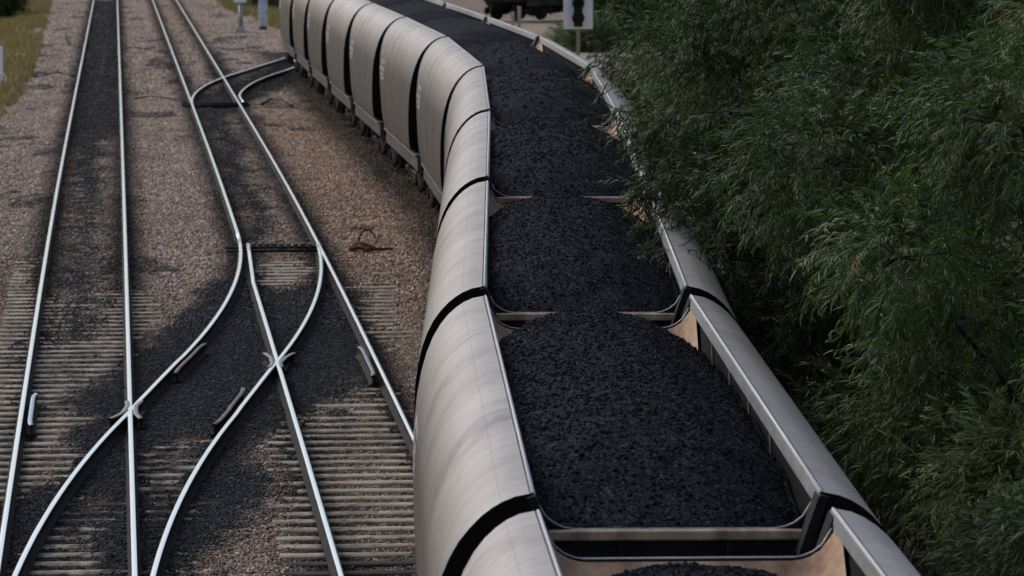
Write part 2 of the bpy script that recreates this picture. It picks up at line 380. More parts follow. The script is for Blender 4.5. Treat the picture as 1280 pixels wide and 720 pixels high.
# ---------------------------------------------------------------- loose ballast stones (stuff)
OCT = np.array([(1, 0, 0), (-1, 0, 0), (0, 1, 0), (0, -1, 0), (0, 0, 1), (0, 0, -1)], float)
OF = np.array([(0, 2, 4), (2, 1, 4), (1, 3, 4), (3, 0, 4), (2, 0, 5), (1, 2, 5), (3, 1, 5), (0, 3, 5)])
def rocks(x, y, z, size, r=rng):
    n = len(x); Q = r.normal(size=(n, 3, 3)); Q, _ = np.linalg.qr(Q)
    v = OCT[None] * r.uniform(.55, 1.15, (n, 6, 1)) * np.asarray(size)[:, None, None]
    v = np.einsum('nij,nkj->nki', Q, v); v[..., 2] *= .8
    v += np.stack([x, y, z], -1)[:, None]
    f = OF[None] + (np.arange(n) * 6)[:, None, None]
    return v.reshape(-1, 3), f.reshape(-1, 3)
PAL = np.array([(.075, .062, .054), (.16, .125, .10), (.21, .165, .135), (.25, .20, .17), (.27, .155, .095), (.34, .30, .27), (.12, .11, .11), (.20, .13, .095)])
PW = np.array([.14, .2, .2, .16, .08, .07, .08, .07])
def ballast(name, s0, s1, dens, size, vlo, vhi, label):
    n = int((s1 - s0) * (vhi - vlo) * dens); s = rng.uniform(s0, s1, n); v = rng.uniform(vlo, vhi, n)
    x = xA(s) + v; keep = (x < xT(s) - .2 + 40 * (s > 186)) & (abs((x) / s) < .118); x, s = x[keep], s[keep]
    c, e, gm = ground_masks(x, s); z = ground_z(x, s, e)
    keep = rail_dist(x, s) > .08; x, s, c, e, gm, z = [q[keep] for q in (x, s, c, e, gm, z)]
    m = len(x); cv = c * (.80 + .2 * (s < 82)) + (fbm(x * 5, s * 5) - .5) * .8; isco = cv + rng.normal(size=m) * .30 > .5
    sz = size * rng.uniform(.55, 1.25, m) * np.where(isco, .62, 1)
    col = PAL[rng.choice(len(PAL), m, p=PW)] * rng.uniform(.75, 1.2, (m, 1))
    ru = zone(RUSTZ, x, s, .3)[:, None]; col = col * (1 - ru * np.array([.05, .16, .24]))
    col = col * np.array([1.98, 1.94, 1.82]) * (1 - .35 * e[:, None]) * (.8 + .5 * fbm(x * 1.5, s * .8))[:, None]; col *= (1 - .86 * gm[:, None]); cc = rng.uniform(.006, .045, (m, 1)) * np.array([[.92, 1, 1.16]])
    soot = np.clip((cv - .05) / .6, 0, 1)[:, None]; col = col * (1 - .80 * soot) + np.array([.012, .013, .016]) * soot
    col = np.where(isco[:, None], cc, col); col = np.concatenate([col, np.ones((m, 1))], 1)
    V_, F_ = rocks(x, s, z + sz * .25, sz)
    me = npmesh(name, V_, F_, False, dict(col=np.repeat(col, 6, 0)))
    o = link(name, me, None, [mStone]); tag(o, label, 'ballast', kind='stuff')
ballast('ballast_stones', 44, 72, 780, .025, -2.6, 6.0, 'brown and coal-blackened ballast stones between the near rails')
ballast('ballast_stones', 72, 150, 260, .035, -4.4, 9.5, 'brown ballast stones around the tracks farther down the line')

ballast('ballast_stones', 150, 292, 90, .055, -6.5, 11.5, 'tan ballast stones at the far end of the yard')
# ---------------------------------------------------------------- rails and sleepers
def rail_mesh(name, pts, parent, top=mRailTop, side=mRailSide, headw=.033, lift=0., flare=0):
    prof = [(-.070, -.158), (.070, -.158), (.070, -.146), (.010, -.128), (.010, -.042), (headw, -.030), (headw, -.008), (headw * .72, 0.), (-headw * .72, 0.), (-headw, -.008), (-headw, -.030), (-.010, -.042), (-.010, -.128), (-.070, -.146)]
    pts = np.array(pts); n = len(pts); k = len(prof); V = []
    t = np.gradient(pts[:, :2], axis=0); t /= np.linalg.norm(t, axis=1)[:, None]
    for (px, pz) in prof: V.append(np.stack([pts[:, 0] + t[:, 1] * px, pts[:, 1] - t[:, 0] * px, pts[:, 2] + pz + lift], -1))
    V = np.stack(V, 1).reshape(-1, 3); Fq = []; mi = []
    for i in range(n - 1):
        for j in range(k):
            a = i * k + j; b = i * k + (j + 1) % k; Fq.append((a, b, b + k, a + k)); mi.append(0 if j in (6, 7, 8) else 1)
    me = npmesh(name, V, Fq, False, None, mi)
    bm = bmesh.new(); bm.from_mesh(me); bm.verts.ensure_lookup_table()
    for base in (0, (n - 1) * k):
        f = bm.faces.new([bm.verts[base + j] for j in range(k)]); f.material_index = 1
    bmesh.ops.recalc_face_normals(bm, faces=bm.faces); bm.to_mesh(me); bm.free()
    return link(name, me, parent, [top, side])
def line(fx, y0, y1, st=1.5):
    ys = np.linspace(y0, y1, max(2, int((y1 - y0) / st) + 1)); return np.stack([fx(ys), ys, -drop(ys)], -1)
def sleeper(parent, y, x0, x1, mtl, bury=0.):
    nx = 24; xs = np.linspace(x0, x1, nx); hw = .125; z = -float(drop(y)) - .170 - bury
    sl_ = -.0855; pr = [(-hw, -.12), (-hw, -.012), (-hw + .015, 0), (hw - .015, 0), (hw, -.012), (hw, -.12)]
    tilt = random.uniform(-.012, .012); dz = random.uniform(-.006, .006)
    Vs = []
    for x in xs:
        for (py, pz) in pr: Vs.append((x, y + py + (x - (x0 + x1) / 2) * (.0855 + tilt), z + pz + dz))
    k = len(pr); Fq = [(i * k + j, (i + 1) * k + j, (i + 1) * k + (j + 1) % k, i * k + (j + 1) % k) for i in range(nx - 1) for j in range(k)]
    Va = np.array(Vs); c = zone(COAL, Va[:, 0], Va[:, 1]); gg = np.clip(1 - rail_dist(Va[:, 0], Va[:, 1]) / .28, 0, 1) * .75
    me = npmesh('sleeper', Va, Fq, False, dict(coal=np.maximum(np.maximum(c, gg), .42 * (fbm(Va[:, 0] * .9, Va[:, 1] * .4) > .42))))
    o = link('sleeper', me, parent, [mtl])
    return o
def track(label):
    o = empty('railway_track', (0, 0, 0)); tag(o, label, 'railway track', 'railway tracks'); return o
tA = track('straight railway track along the grassy verge, with a black coal strip between its rails')
for s in (-G, G): rail_mesh('rail', line(lambda y: xA(y) + s, 30, 420), tA)
ys = np.arange(41.0, 92, .6)
for y in ys:
    a = float(xA(y)); l, r = -1.27, 1.27
    if y < 62.5: r = max(r, float(vX(y)) + 1.27)
    if 60.7 < y < 62.7: r = 3.0
    sleeper(tA, y, a + l, a + r, mSleep)
tB = track('railway track nearest the loaded wagons, crossed by the curved link line')
rail_mesh('rail', line(lambda y: xA(y) + GB + G, 40, 420), tB)
# straight closure rail starts at a blade tip set open from the stock rail
rail_mesh('rail', line(lambda y: xA(y) + GB - G + np.interp(y, [40, 78, 85.6], [0, 0, .13]), 40, 85.6), tB)
rail_mesh('rail', line(lambda y: xA(y) + GB - G, 86.6, 420), tB)
for y in np.arange(41.0, 92, .6):
    a = float(xA(y)); l, r = GB - 1.27, GB + 1.27
    if y > 62.6: l = min(l, float(vX(y)) - 1.27)
    if y < 62.6: l = max(l, float(vX(y)) + 1.29)
    dark = y < 49.8
    sleeper(tB, y + .02, a + l, a + r + (.5 if y > 70 else 0), mTimber if dark else mSleep, 0)
tX = track('curved crossover track crossing both frogs between the two straight tracks')
rail_mesh('rail', line(lambda y: xA(y) + vX(y) - G - np.interp(y, [40, 41, 44], [.0, 0, 0]), 42, 86.6, .8), tX)
rail_mesh('rail', line(lambda y: xA(y) + vX(y) + G, 42, 85.4, .8), tX)
tT2 = track('far turnout track bending away from the second track towards the wagons')
rail_mesh('rail', line(lambda y: xA(y) + vT2(y) - G, 139, 183, 1.), tT2)
rail_mesh('rail', line(lambda y: xA(y) + vT2(y) + G + np.interp(y, [141, 146], [.14, 0]), 141, 183, 1.), tT2)
tT = track('railway track carrying the loaded coal wagons')
for s in (-G, G): rail_mesh('rail', line(lambda y: xT(y) + s, 4, 184), tT)

def chk(parent, fx, y0, y1, side, mtl, name='check_rail', flare=.09):
    ys = np.linspace(y0, y1, 14); t = np.linspace(-1, 1, 14)
    off = side * (.13 + flare * .35 * np.clip(abs(t) - .8, 0, 1) / .2)
    rail_mesh(name, np.stack([fx(ys) + off, ys, -drop(ys)], -1), parent, mtl, mRailSide, .03, .012)
chk(tA, lambda y: xA(y) - G, 59.3, 62.6, 1, mat('bluish_check_rail', (.34, .42, .50), .4, .6))
chk(tX, lambda y: xA(y) + vX(y) + G, 59.4, 63.2, -1, mGuard)
chk(tX, lambda y: xA(y) + vX(y) - G, 64.9, 68.6, 1, mGuard)
chk(tB, lambda y: xA(y) + GB + G, 64.6, 68.2, -1, mFrog)
# frogs: vee nose and wing rails
def frog(parent, y, xs1, xs2, mtl, sgn):
    f = empty('frog', (0, 0, 0)); f.parent = parent
    x0 = float(xs1(y)); z = -float(drop(y))
    yy = np.linspace(-1.25, .15, 8)
    for fx, sd in ((xs1, 1), (xs2, -1)):
        for part in (0,):
            ys = y + np.linspace(-.9, .9, 12); t = np.linspace(-1, 1, 12)
            off = sd * sgn * (.075 + .13 * np.clip(abs(t) - .35, 0, 1) ** 1.3)
            rail_mesh('wing_rail', np.stack([fx(ys) + off, ys, -drop(ys)], -1), f, mtl, mRailSide, .034, .004)
    MB().box(-.16, .16, y - .5, y + .5, z - .150, z - .09, .01, M=Matrix.Translation((x0, 0, 0))).build('frog_base', mDark, f)
    MB().prism([(x0 - .02, z - .1), (x0 + .02, z - .1), (x0 + .015, z - .002), (x0 - .015, z - .002)], 'y', y - .3, y + .3).build('frog_nose', mRailTop, f)
frog(tX, 60.93, lambda y: xA(y) + G, lambda y: xA(y) + vX(y) - G, mFrog, 1)
frog(tX, 66.55, lambda y: xA(y) + GB - G, lambda y: xA(y) + vX(y) + G, mFrog, -1)
# stretcher bars and point rodding
def rod(name, parent, a, b, r=.028, lift=-.06, m=mRailSide, label=None):
    o = MB().tube([(a[0], a[1], -float(drop(a[1])) + lift), ((a[0] + b[0]) / 2, (a[1] + b[1]) / 2, -float(drop((a[1] + b[1]) / 2)) + lift), (b[0], b[1], -float(drop(b[1])) + lift)], r, 8).build(name, m, parent)
    return o
for y in (84.6, 85.3): rod('stretcher_bar', tX, (float(xA(y)) + GB - G - .3, y), (float(xA(y)) + GB + G + .1, y + .12))
for y in (139.6, 141.0): rod('stretcher_bar', tT2, (float(xA(y)) + GB - G - .3, y), (float(xA(y)) + GB + G + .3, y + .12), .04)
bl = MB()
for i in range(9): bl.box(float(xA(85)) + GB - .55 + i * .13, float(xA(85)) + GB - .47 + i * .13, 84.86, 85.02, -.16, -.075, .01)
bl.build('bar_bracket', mGuard, tX)

# ---------------------------------------------------------------- coal wagon prototype
LB = 12.14; HL = LB / 2
outer = [(.93, 3.520), (.955, 3.524), (1.05, 3.505), (1.13, 3.470), (1.20, 3.425), (1.27, 3.365), (1.34, 3.285), (1.41, 3.180), (1.47, 3.050), (1.52, 2.900), (1.56, 2.720), (1.59, 2.50), (1.605, 2.25), (1.605, 2.0), (1.60, 1.75), (1.59, 1.5), (1.57, 1.3), (1.54, 1.14)]
def zE(x):
    a = abs(x)
    return 3.25 if a < .64 else 3.25 + .25 * (1 - math.sqrt(max(0, 1 - ((a - .64) / .27) ** 2)))
def make_wagon():
    r = empty('coal_wagon')
    for s in (-1, 1):
        poly = [(x * s, z) for x, z in outer] + [(1.50 * s, 1.14), (1.50 * s, 1.20), (.98 * s, 1.20), (.98 * s, 3.38)]
        m = MB(); n = len(outer)
        m.prism(poly, 'y', -HL, HL, 0, 1, segs=10)
        for v in m.bm.verts:  # the ends of the side sheets rake back below the shoulder
            v.co.y -= math.copysign(float(np.interp(v.co.z, [1.1, 1.9, 2.6, 3.05, 3.3, 3.5], [1.8, 1.4, .80, .33, .10, 0])) * abs(v.co.y) / HL, v.co.y)
        m.bm.normal_update()
        for f in m.bm.faces:
            if f.material_index == 0:
                c = f.calc_center_median()
                if abs(c.x) < .99 or (c.z < 1.25 and abs(c.x) < 1.52): f.material_index = 2
                else: f.smooth = True
        for e_ in m.bm.edges:
            mi = {f.material_index for f in e_.link_faces}
            if len(mi) > 1: e_.smooth = False
        bmesh.ops.recalc_face_normals(m.bm, faces=m.bm.faces)
        bmesh.ops.split_edges(m.bm, edges=[e_ for e_ in m.bm.edges if not e_.smooth])
        m.build('side_panel', [mSkin, mDark, mInner], r, recalc=False)
        lip = [(.905 * s, 3.425), (.918 * s, 3.522), (.945 * s, 3.529), (.95 * s, 3.515), (.935 * s, 3.50), (.925 * s, 3.42)]
        MB().prism(lip, 'y', -HL + .01, HL - .01).build('top_lip', mLip, r)
        MB().tube([(.932 * s, -HL + .01, 3.527), (.932 * s, HL - .01, 3.527)], .0085, 8).build('crest_highlight', mHighlight, r)  # thin added tube that carries the painted crest highlight
        sb = MB().box(s * 1.40 - .05, s * 1.40 + .05, -HL + .9, HL - .9, .74, 1.03, .01)
        sb.box(s * 1.44 - .055, s * 1.44 + .055, -HL + .9, HL - .9, 1.035, 1.075, .008)
        sb.build('side_sill', mSill, r)
        bolts = MB()
        for k in range(30):
            y = -HL + 1.1 + k * (LB - 2.2) / 29
            bolts.box(s * 1.500 - .012, s * 1.500 + .022, y - .035, y + .035, 1.045, 1.07)
        bolts.build('sill_clips', mStencil, r)
        if s > 0:
            for k in range(4):
                y = -HL + 3.6 + k * 1.9; MB().tube([(.915, y, 3.43), (.935, y, 2.9), (.94, y, 2.4)], .011, 6).build('stiffener', mSill, r)
    for e in (-1, 1):
        xs = np.linspace(-.975, .975, 41)
        m = MB(); poly = [(float(x), zE(float(min(max(x, -.91), .91)))) for x in xs] + [(.975, 1.0), (-.975, 1.0)]
        m.prism(poly, 'y', e * (HL - .26), e * (HL - .215)); m.build('end_wall', mDark, r)
        # rounded edge trim following the wall top
        m = MB(); m.tube([(float(x), e * (HL - .24), zE(float(x)) + .003) for x in np.linspace(-.90, .90, 31)], .007, 6); m.build('edge_trim', mLip, r)
        m = MB(); m.box(-.88, .88, e * (HL - .2) - .03, e * (HL - .2) + .03, 3.185, 3.253, .010); m.build('end_beam', mBeam, r)
        # corner plate linking lip and beam
        for s in (-1, 1):
            m = MB(); m.prism([(s * .78, 3.12), (s * .85, 3.12), (s * .975, 3.50), (s * .93, 3.515), (s * .91, 3.50)], 'y', e * (HL - .21), e * (HL + .06)); m.build('corner_plate', mDark, r)
        t = np.linspace(0, 1, 12); xs = np.linspace(-.95, .95, 31); V = []
        for tt in t:
            for x in xs: V.append((x, e * (HL - .265 - 2.1 * tt), zE(float(min(max(x, -.91), .91))) - .012 - 1.9 * tt))
        V = np.array(V); V2 = V - (0, 0, .03); Fq = grid_faces(12, 31)
        if e > 0: Fq = Fq[:, ::-1]
        o = link('slope_sheet', npmesh('slope_sheet', np.concatenate([V, V2]), np.concatenate([Fq, Fq[:, ::-1] + len(V)]), True), r, [mSlope])
        for sx_ in (-.35, .35):
            rb = MB(); rb.box(sx_ - .02, sx_ + .02, e * (HL - .212), e * (HL - .17), 2.2, 3.18, .004)
            rb.build('end_rib', mDark, r)
        # coupler
        c = MB(); c.box(-.08, .08, e * (HL - .6), e * (HL + .12), .72, .90, .02); c.box(-.15, .15, e * (HL + .12), e * (HL + .32), .68, .94, .04); c.build('coupler', mBogie, r)
        # bogie
        b = empty('bogie'); b.parent = r; cy = e * (HL - 1.85)
        bb = MB(); bb.box(-1.1, 1.1, cy - .22, cy + .22, .45, .72, .02); o = bb.build('bolster', mBogie, b)
        for s in (-1, 1):
            f = MB()
            f.prism([(cy - 1.25, .36), (cy - 1.1, .28), (cy - .8, .36), (cy - .35, .22), (cy + .35, .22), (cy + .8, .36), (cy + 1.1, .28), (cy + 1.25, .36), (cy + 1.2, .62), (cy + .45, .72), (cy - .45, .72), (cy - 1.2, .62)], 'x', s * 1.16, s * 1.28)
            for q in (-.9, .9): f.tube([(s * 1.28, cy + q, .46), (s * 1.38, cy + q, .46)], .12, 12); f.box(min(s * 1.28, s * 1.34), max(s * 1.28, s * 1.34), cy + q - .16, cy + q + .16, .40, .64, .02)
            for q in (-.2, 0, .2): f.tube([(s * 1.30, cy + q, .26), (s * 1.30, cy + q, .64)], .065, 8)
            f.build('side_frame', mBogie, b)
            for q in (-.9, .9):
                wv = MB(); wv.tube([(s * .66, cy + q, .46), (s * .665, cy + q, .46)], .49, 28); wv.tube([(s * .665, cy + q, .46), (s * .79, cy + q, .46)], .46, 28); wv.tube([(s * .55, cy + q, .46), (s * .9, cy + q, .46)], .09, 12)
                wv.build('wheel', mWheel, b)
    fr = MB(); fr.box(-.16, .16, -HL + .05, HL - .05, .60, .90, .01); fr.box(-1.30, 1.30, -HL + .6, HL - .6, .905, 1.0, .01)
    for k in range(5): y = -2.6 + k * 1.3; fr.box(-1.3, 1.3, y - .06, y + .06, .62, .90)
    fr.build('underframe', mBogie, r)
    hp = MB()
    for k in range(3):
        y = -2.4 + k * 2.4
        hp.prism([(-.9 , .9), (.9, .9), (.45, .28), (-.45, .28)], 'y', y - .8, y + .8)
    hp.build('hopper_chute', mBogie, r)
    st = MB(); rr = random.Random(3)
    for s in (-1, 1):                                              # faded illegible stencil marks
        XO = lambda z: float(np.interp(z, [q[1] for q in outer][::-1], [q[0] for q in outer][::-1])) * s + s * .004
        for (z, hgt_, n_) in ((2.66, .10, 7), (2.50, .10, 9), (2.36, .06, 8), (2.27, .05, 6)):
            for k in range(n_):
                y0 = HL - 2.55 + k * .15; ln = rr.uniform(.05, .10)
                if rr.random() < .15: continue
                vs = [st.bm.verts.new(p) for p in ((XO(z), y0, z), (XO(z), y0 + ln, z), (XO(z - hgt_), y0 + ln, z - hgt_), (XO(z - hgt_), y0, z - hgt_))]
                st.bm.faces.new(vs)
    st.build('stencil_marks', mStencil, r)
    return r
def copy_tree(o, parent=None, skip=()):
    if o.name.split('.')[0] in skip: return None
    c = o.copy(); COL.objects.link(c)
    if parent: c.parent = parent
    for ch in list(o.children): copy_tree(ch, c, skip)
    return c
proto = make_wagon()
mSmudge = mSkin.copy(); mSmudge.name = 'smudged_wagon_steel'; g = NG(mSmudge)                 # soot smear across one flank
src = g.b.inputs['Base Color'].links[0].from_socket; w = g.coord('Object'); sx = g.n('ShaderNodeSeparateXYZ'); g.l(w, sx.inputs[0])
nz = g.noise(w, 1.4, 5, .65); dd = g.math('ABSOLUTE', g.math('ADD', g.math('ADD', sx.outputs[1], 2.1), g.math('MULTIPLY', g.math('SUBTRACT', nz, .5), 2.2)))
mk = g.n('ShaderNodeMapRange'); mk.inputs[1].default_value = .42; mk.inputs[2].default_value = 0; g.l(dd, mk.inputs[0])
g.base(g.mix(g.math('MULTIPLY', g.math('MULTIPLY', mk.outputs[0], nz), 1.0), src, (.10, .095, .10)))
bpy.context.view_layer.update()
ORD = ['nearest loaded', 'second', 'third', 'fourth', 'fifth', 'sixth', 'seventh', 'eighth', 'ninth', 'tenth', 'eleventh', 'twelfth', 'thirteenth']
WL = ['pale steel coal wagon cut off by the bottom edge, its tan end slope showing',
      'pale coal wagon with the largest coal load, dark smudges on its left flank',
      'second full coal wagon from the viewer, its right flank partly under twigs',
      'third full coal wagon from the viewer, twigs hanging across its right lip',
      'fourth full coal wagon, the last before the train bends left',
      'fifth full coal wagon, its short foreshortened curved flank at the start of the bend',
      'sixth full coal wagon, first one showing its whole left side and underframe',
      'seventh full coal wagon, third broad flank in the bend',
      'eighth full coal wagon, in the middle of the row of visible flanks',
      'ninth full coal wagon, third from the far end of the visible flanks',
      'tenth full coal wagon, next to last of the visible flanks',
      'eleventh coal wagon, last narrow flank beside the far turnout']
wagons = []
for i in range(len(WL)):
    (xa, ya), (xb, yb) = JT[i + 1], JT[i + 2]
    if i == 11 and False: continue
    w_ = proto if i == 0 else copy_tree(proto, None, ('stiffener',) if i > 4 else ())
    za, zb = -float(drop(ya)), -float(drop(yb)); d = Vector((xb - xa, yb - ya, zb - za))
    w_.rotation_euler = d.to_track_quat('Y', 'Z').to_euler(); w_.location = ((xa + xb) / 2, (ya + yb) / 2, (za + zb) / 2)
    tag(w_, WL[i], 'coal wagon', 'loaded coal wagons of the train'); wagons.append(w_)
    if i == 1:
        for ch in w_.children:
            if ch.name.startswith('side_panel') and ch.data.vertices[0].co.x < 0: ch.material_slots[0].link = 'OBJECT'; ch.material_slots[0].material = mSmudge
# ---------------------------------------------------------------- coal loads
def coal_load(i, wg):
    nx, ny = (44, 300) if i < 3 else (30, 140) if i < 6 else (20, 80)
    yn, yf = -HL + .29, HL - .30
    xs = np.linspace(-.955, .955, nx); ysl = np.linspace(yn, yf, ny); Yg, Xg = np.meshgrid(ysl, xs, indexing='ij')
    off = i * 13.7; r = np.random.default_rng(50 + i)
    top = (3.55 if i == 0 else 3.56 if i == 1 else 3.59) + .03 * math.sin(i * 2.1)
    u = yf - Yg; un = Yg - yn; q = np.clip((2.7 - u) / 2.7, 0, 1)
    z = top - .22 * (abs(Xg) / .95) ** 2 - .17 * np.clip((Xg - .35) / .6, 0, 1) * .7
    z -= .10 * q + (.16 if i < 2 else .36) * q ** 4                                              # far end of the heap
    z -= np.clip(abs(Xg + .02) - (1.05 - .80 * q ** 1.1), 0, 2) * .95 * np.clip(q * 3, 0, 1)   # its rounded shoulders
    z -= (top - 3.14 + .08 * (i > 1)) * np.clip((2.6 - un) / 2.6, 0, 1) ** 1.4                       # runs down to the near end wall
    if i == 0: z -= .12 * q
    z += (fbm(Xg * 1.2 + off, Yg * .8 + off, 3) - .5) * .13 + (fbm(Xg * 7 + off, Yg * 7, 3) - .5) * .035
    wallc = np.clip((abs(Xg) - .80) / .15, 0, 1)
    z = np.minimum(z, np.where(abs(Xg) > .80, 3.50 - .12 * wallc, 9))
    endc = np.minimum(un, u); z = np.minimum(z, 3.22 + endc * .9)
    V = np.stack([Xg, Yg, z], -1).reshape(-1, 3); Fq = grid_faces(ny, nx)[:, ::-1]
    # skirt and floor close the heap
    n0 = len(V); ring = [j for j in range(nx)] + [k * nx + nx - 1 for k in range(1, ny)] + [(ny - 1) * nx + j for j in range(nx - 2, -1, -1)] + [k * nx for k in range(ny - 2, 0, -1)]
    low = V[ring].copy(); low[:, 2] = 1.15; low[:, 1] = np.clip(low[:, 1], -HL + 2.2, HL - 2.2); V = np.concatenate([V, low])
    m = len(ring); sk = np.array([(ring[k], ring[(k + 1) % m], n0 + (k + 1) % m, n0 + k) for k in range(m)])
    V_all, T = V, np.concatenate([Fq, sk])
    tri = np.concatenate([T[:, [0, 1, 2]], T[:, [0, 2, 3]]])
    nl = [0, 30000, 22000, 13000, 8000, 4000][i] if i < 6 else 0
    if i == 0: nl = 14000
    if nl:
        a = r.uniform(yn + .03, yf - .03, nl) if i else r.uniform(1.5, yf - .03, nl); b = r.uniform(-.93, .93, nl)
        fi = (a - yn) / (yf - yn) * (ny - 1); fj = (b + .955) / 1.91 * (nx - 1); I0 = fi.astype(int).clip(0, ny - 2); J0 = fj.astype(int).clip(0, nx - 2); fi -= I0; fj -= J0
        zz = z[I0, J0] * (1 - fi) * (1 - fj) + z[I0 + 1, J0] * fi * (1 - fj) + z[I0, J0 + 1] * (1 - fi) * fj + z[I0 + 1, J0 + 1] * fi * fj
        sz = r.gamma(2.4, .0032, nl).clip(.003, .030) * (1 if i < 3 else 1.25)
        RV, RF = rocks(b, a, zz + sz * .2, sz, r)
        tri = np.concatenate([tri, RF + len(V_all)]); V_all = np.concatenate([V_all, RV])
    o = link('coal_load', npmesh('coal_load', V_all, tri), None, [mCoal]); o.matrix_world = wg.matrix_basis.copy()
    return o
CL = ['black coal heap at the bottom edge, barely showing above a tan end slope',
      'largest black coal heap, in the wagon with smudged left flank',
      'black coal heap in the second full wagon from the viewer',
      'black coal heap in the third full wagon, beside the hanging twigs',
      'black coal heap in the fourth full wagon, just before the bend', 'black coal heap in the fifth full wagon, at the start of the bend',
      'black coal heap in the sixth full wagon, in the bend', 'black coal heap in the seventh full wagon, near the top of the picture', 'black coal heap in the eighth full wagon, cut by the top edge']
for i, wg in enumerate(wagons):
    o = coal_load(i, wg)
    tag(o, CL[i] if i < len(CL) else ['black coal heap in the ninth full wagon', 'black coal heap in the tenth full wagon', 'black coal heap in the eleventh wagon'][i - 9], 'coal heap', 'coal heaps in the wagons')

# ---------------------------------------------------------------- second train crossing far behind
mDW = mat('dark_rusty_wagon', (.05, .04, .035), .8); g = NG(mDW)
g.base(g.ramp(g.noise(g.coord('Object'), 1.2, 5), [(.3, (.018, .014, .012)), (.7, (.07, .055, .047))]))
th = math.radians(-42); dirv = Vector((math.sin(-th), math.cos(-th), 0)); c0 = Vector((3.6, 241.5, 0))
FL = ['dark wagon of the distant train, behind the two wooden posts', 'dark wagon of the distant train, partly behind the white signal board', 'dark wagon of the distant train, on the side hidden by the coal heaps']
for k, q in enumerate((-.05, .95)):
    w_ = copy_tree(proto, None, ('stiffener',)); p = c0 + dirv * (12.8 * q)
    w_.location = (p.x, p.y, -float(drop(p.y)) + .02); w_.rotation_euler = (0, 0, th)
    tag(w_, FL[k], 'railway wagon', 'dark wagons of the distant train')
    for ch in w_.children_recursive:
        if ch.type == 'MESH' and ch.name.split('.')[0] in ('side_panel', 'top_lip', 'side_sill', 'sill_clips', 'stencil_marks'):
            ch.material_slots[0].link = 'OBJECT'; ch.material_slots[0].material = mDW

# ---------------------------------------------------------------- signal with white backing board
def place(px, py, hgt=-.15): x, y = at(px, py, hgt); return x, y, hgt - float(drop(y))
mWhite = mat('white_board_paint', (.80, .81, .83), .5); g = NG(mWhite)
g.base(g.ramp(g.noise(g.coord('Object'), 3, 5), [(.3, (.80, .82, .84)), (.7, (.90, .91, .92))]))
mBlack = mat('black_signal_housing', (.006, .006, .007), .5)
mGrey = mat('galvanised_grey', (.30, .32, .34), .5, .5)
mLens = mat('dark_lens', (.01, .01, .012), .1)
sx0, sy0 = 2.08, 146.; sz0 = -float(drop(sy0)) - .15
sg = empty('railway_signal', (sx0, sy0, sz0)); tag(sg, 'tall white signal board with a column of black round lamp heads, at the bush edge', 'railway signal')
MB().tube([(0, .08, 0), (0, .08, 5.6)], .06, 12).build('post', mGrey, sg)
MB().box(-.3, .3, -.2, .36, -.3, .05, .02).build('footing', mGrey, sg)
MB().box(-.46, .46, -.02, .01, 2.22, 5.4, .008).build('backing_board', mWhite, sg)
MB().box(-.14, .14, -.12, -.022, 2.30, 5.3, .02).build('lamp_housing', mBlack, sg)
for k in range(6):
    h = MB(); z = 2.58 + k * .46
    h.tube([(0, -.122, z), (0, -.19, z)], .20, 20); h.tube([(0, -.19, z), (0, -.42, z + .0)], [.17, .17], 20, cap=False)
    o = h.build('lamp_head', mBlack, sg)
    MB().tube([(0, -.192, z), (0, -.20, z)], .14, 20).build('lens', mLens, o)

# two wooden posts
mWood = mat('pale_wood', (.45, .36, .25), .8); g = NG(mWood)
g.base(g.ramp(g.noise(g.coord('Object', (8, 8, 1)), 4, 4), [(.3, (.34, .26, .17)), (.7, (.52, .43, .31))]))
for px, top, lab in ((641, 15, 'shorter pale wooden post before the distant dark train'), (649, 8, 'taller pale wooden post before the distant dark train')):
    x, y, z = place(px, 42); hgt = (42 - top) * y / F
    o = MB().box(-.085, .085, -.085, .085, -.2, hgt, .012).build('wooden_post', mWood); o.location = (x, y, z); tag(o, lab, 'post', 'wooden posts by the far track')
# grey mast with concrete foot, pale mottled post with rusty base
x, y, z = place(301, 41)
p = empty('signal_mast', (x, y, z)); tag(p, 'slim grey mast with a pale head and concrete foot, left of the mottled post', 'mast')
MB().tube([(0, 0, .1), (0, 0, 1.42)], .11, 12).build('pole', mGrey, p); MB().prism([(-.35, -.2), (.35, -.2), (.24, .05), (.12, .28), (-.12, .28), (-.24, .05)], 'y', -.3, .3).build('concrete_foot', mat('pale_concrete', (.42, .40, .38), .8), p)
MB().box(-.26, .26, -.15, .15, 1.42, 2.5, .03).build('head_box', mWhite, p)
x, y, z = place(329, 38)
mMott = mat('mottled_pale_blue_paint', (.5, .58, .64), .6); g = NG(mMott)
g.base(g.ramp(g.noise(g.coord('Object'), 5, 5, .7), [(.35, (.30, .36, .42)), (.55, (.52, .60, .66)), (.7, (.68, .72, .75))]))
mRust = mat('brown_rust', (.14, .05, .03), .85)
p = empty('marker_post', (x, y, z)); tag(p, 'wide mottled pale blue post with a rusty brown base, right of the grey mast', 'post')
MB().box(-.21, .21, -.10, .10, .18, 3.0, .03).build('panel', mMott, p); MB().box(-.18, .18, -.12, .12, -.3, .18, .02).build('rusty_base', mRust, p)
# white marker with curled cable at left edge
x, y, z = place(-2, 108)
p = empty('trackside_marker', (x, y, z)); tag(p, 'white marker board cut by the left edge, a pale cable loop at its foot', 'marker')
MB().box(-.16, .16, -.02, .02, .15, 1.35, .01).build('board', mWhite, p); MB().box(-.03, .03, .022, .07, -.2, 1.3, .005).build('stake', mGrey, p)
MB().tube([(.14 + .12 * math.cos(a), -.05, .26 + .18 * math.sin(a)) for a in np.linspace(-1.6, 2.9, 14)], .022, 8).build('cable_loop', mWhite, p)

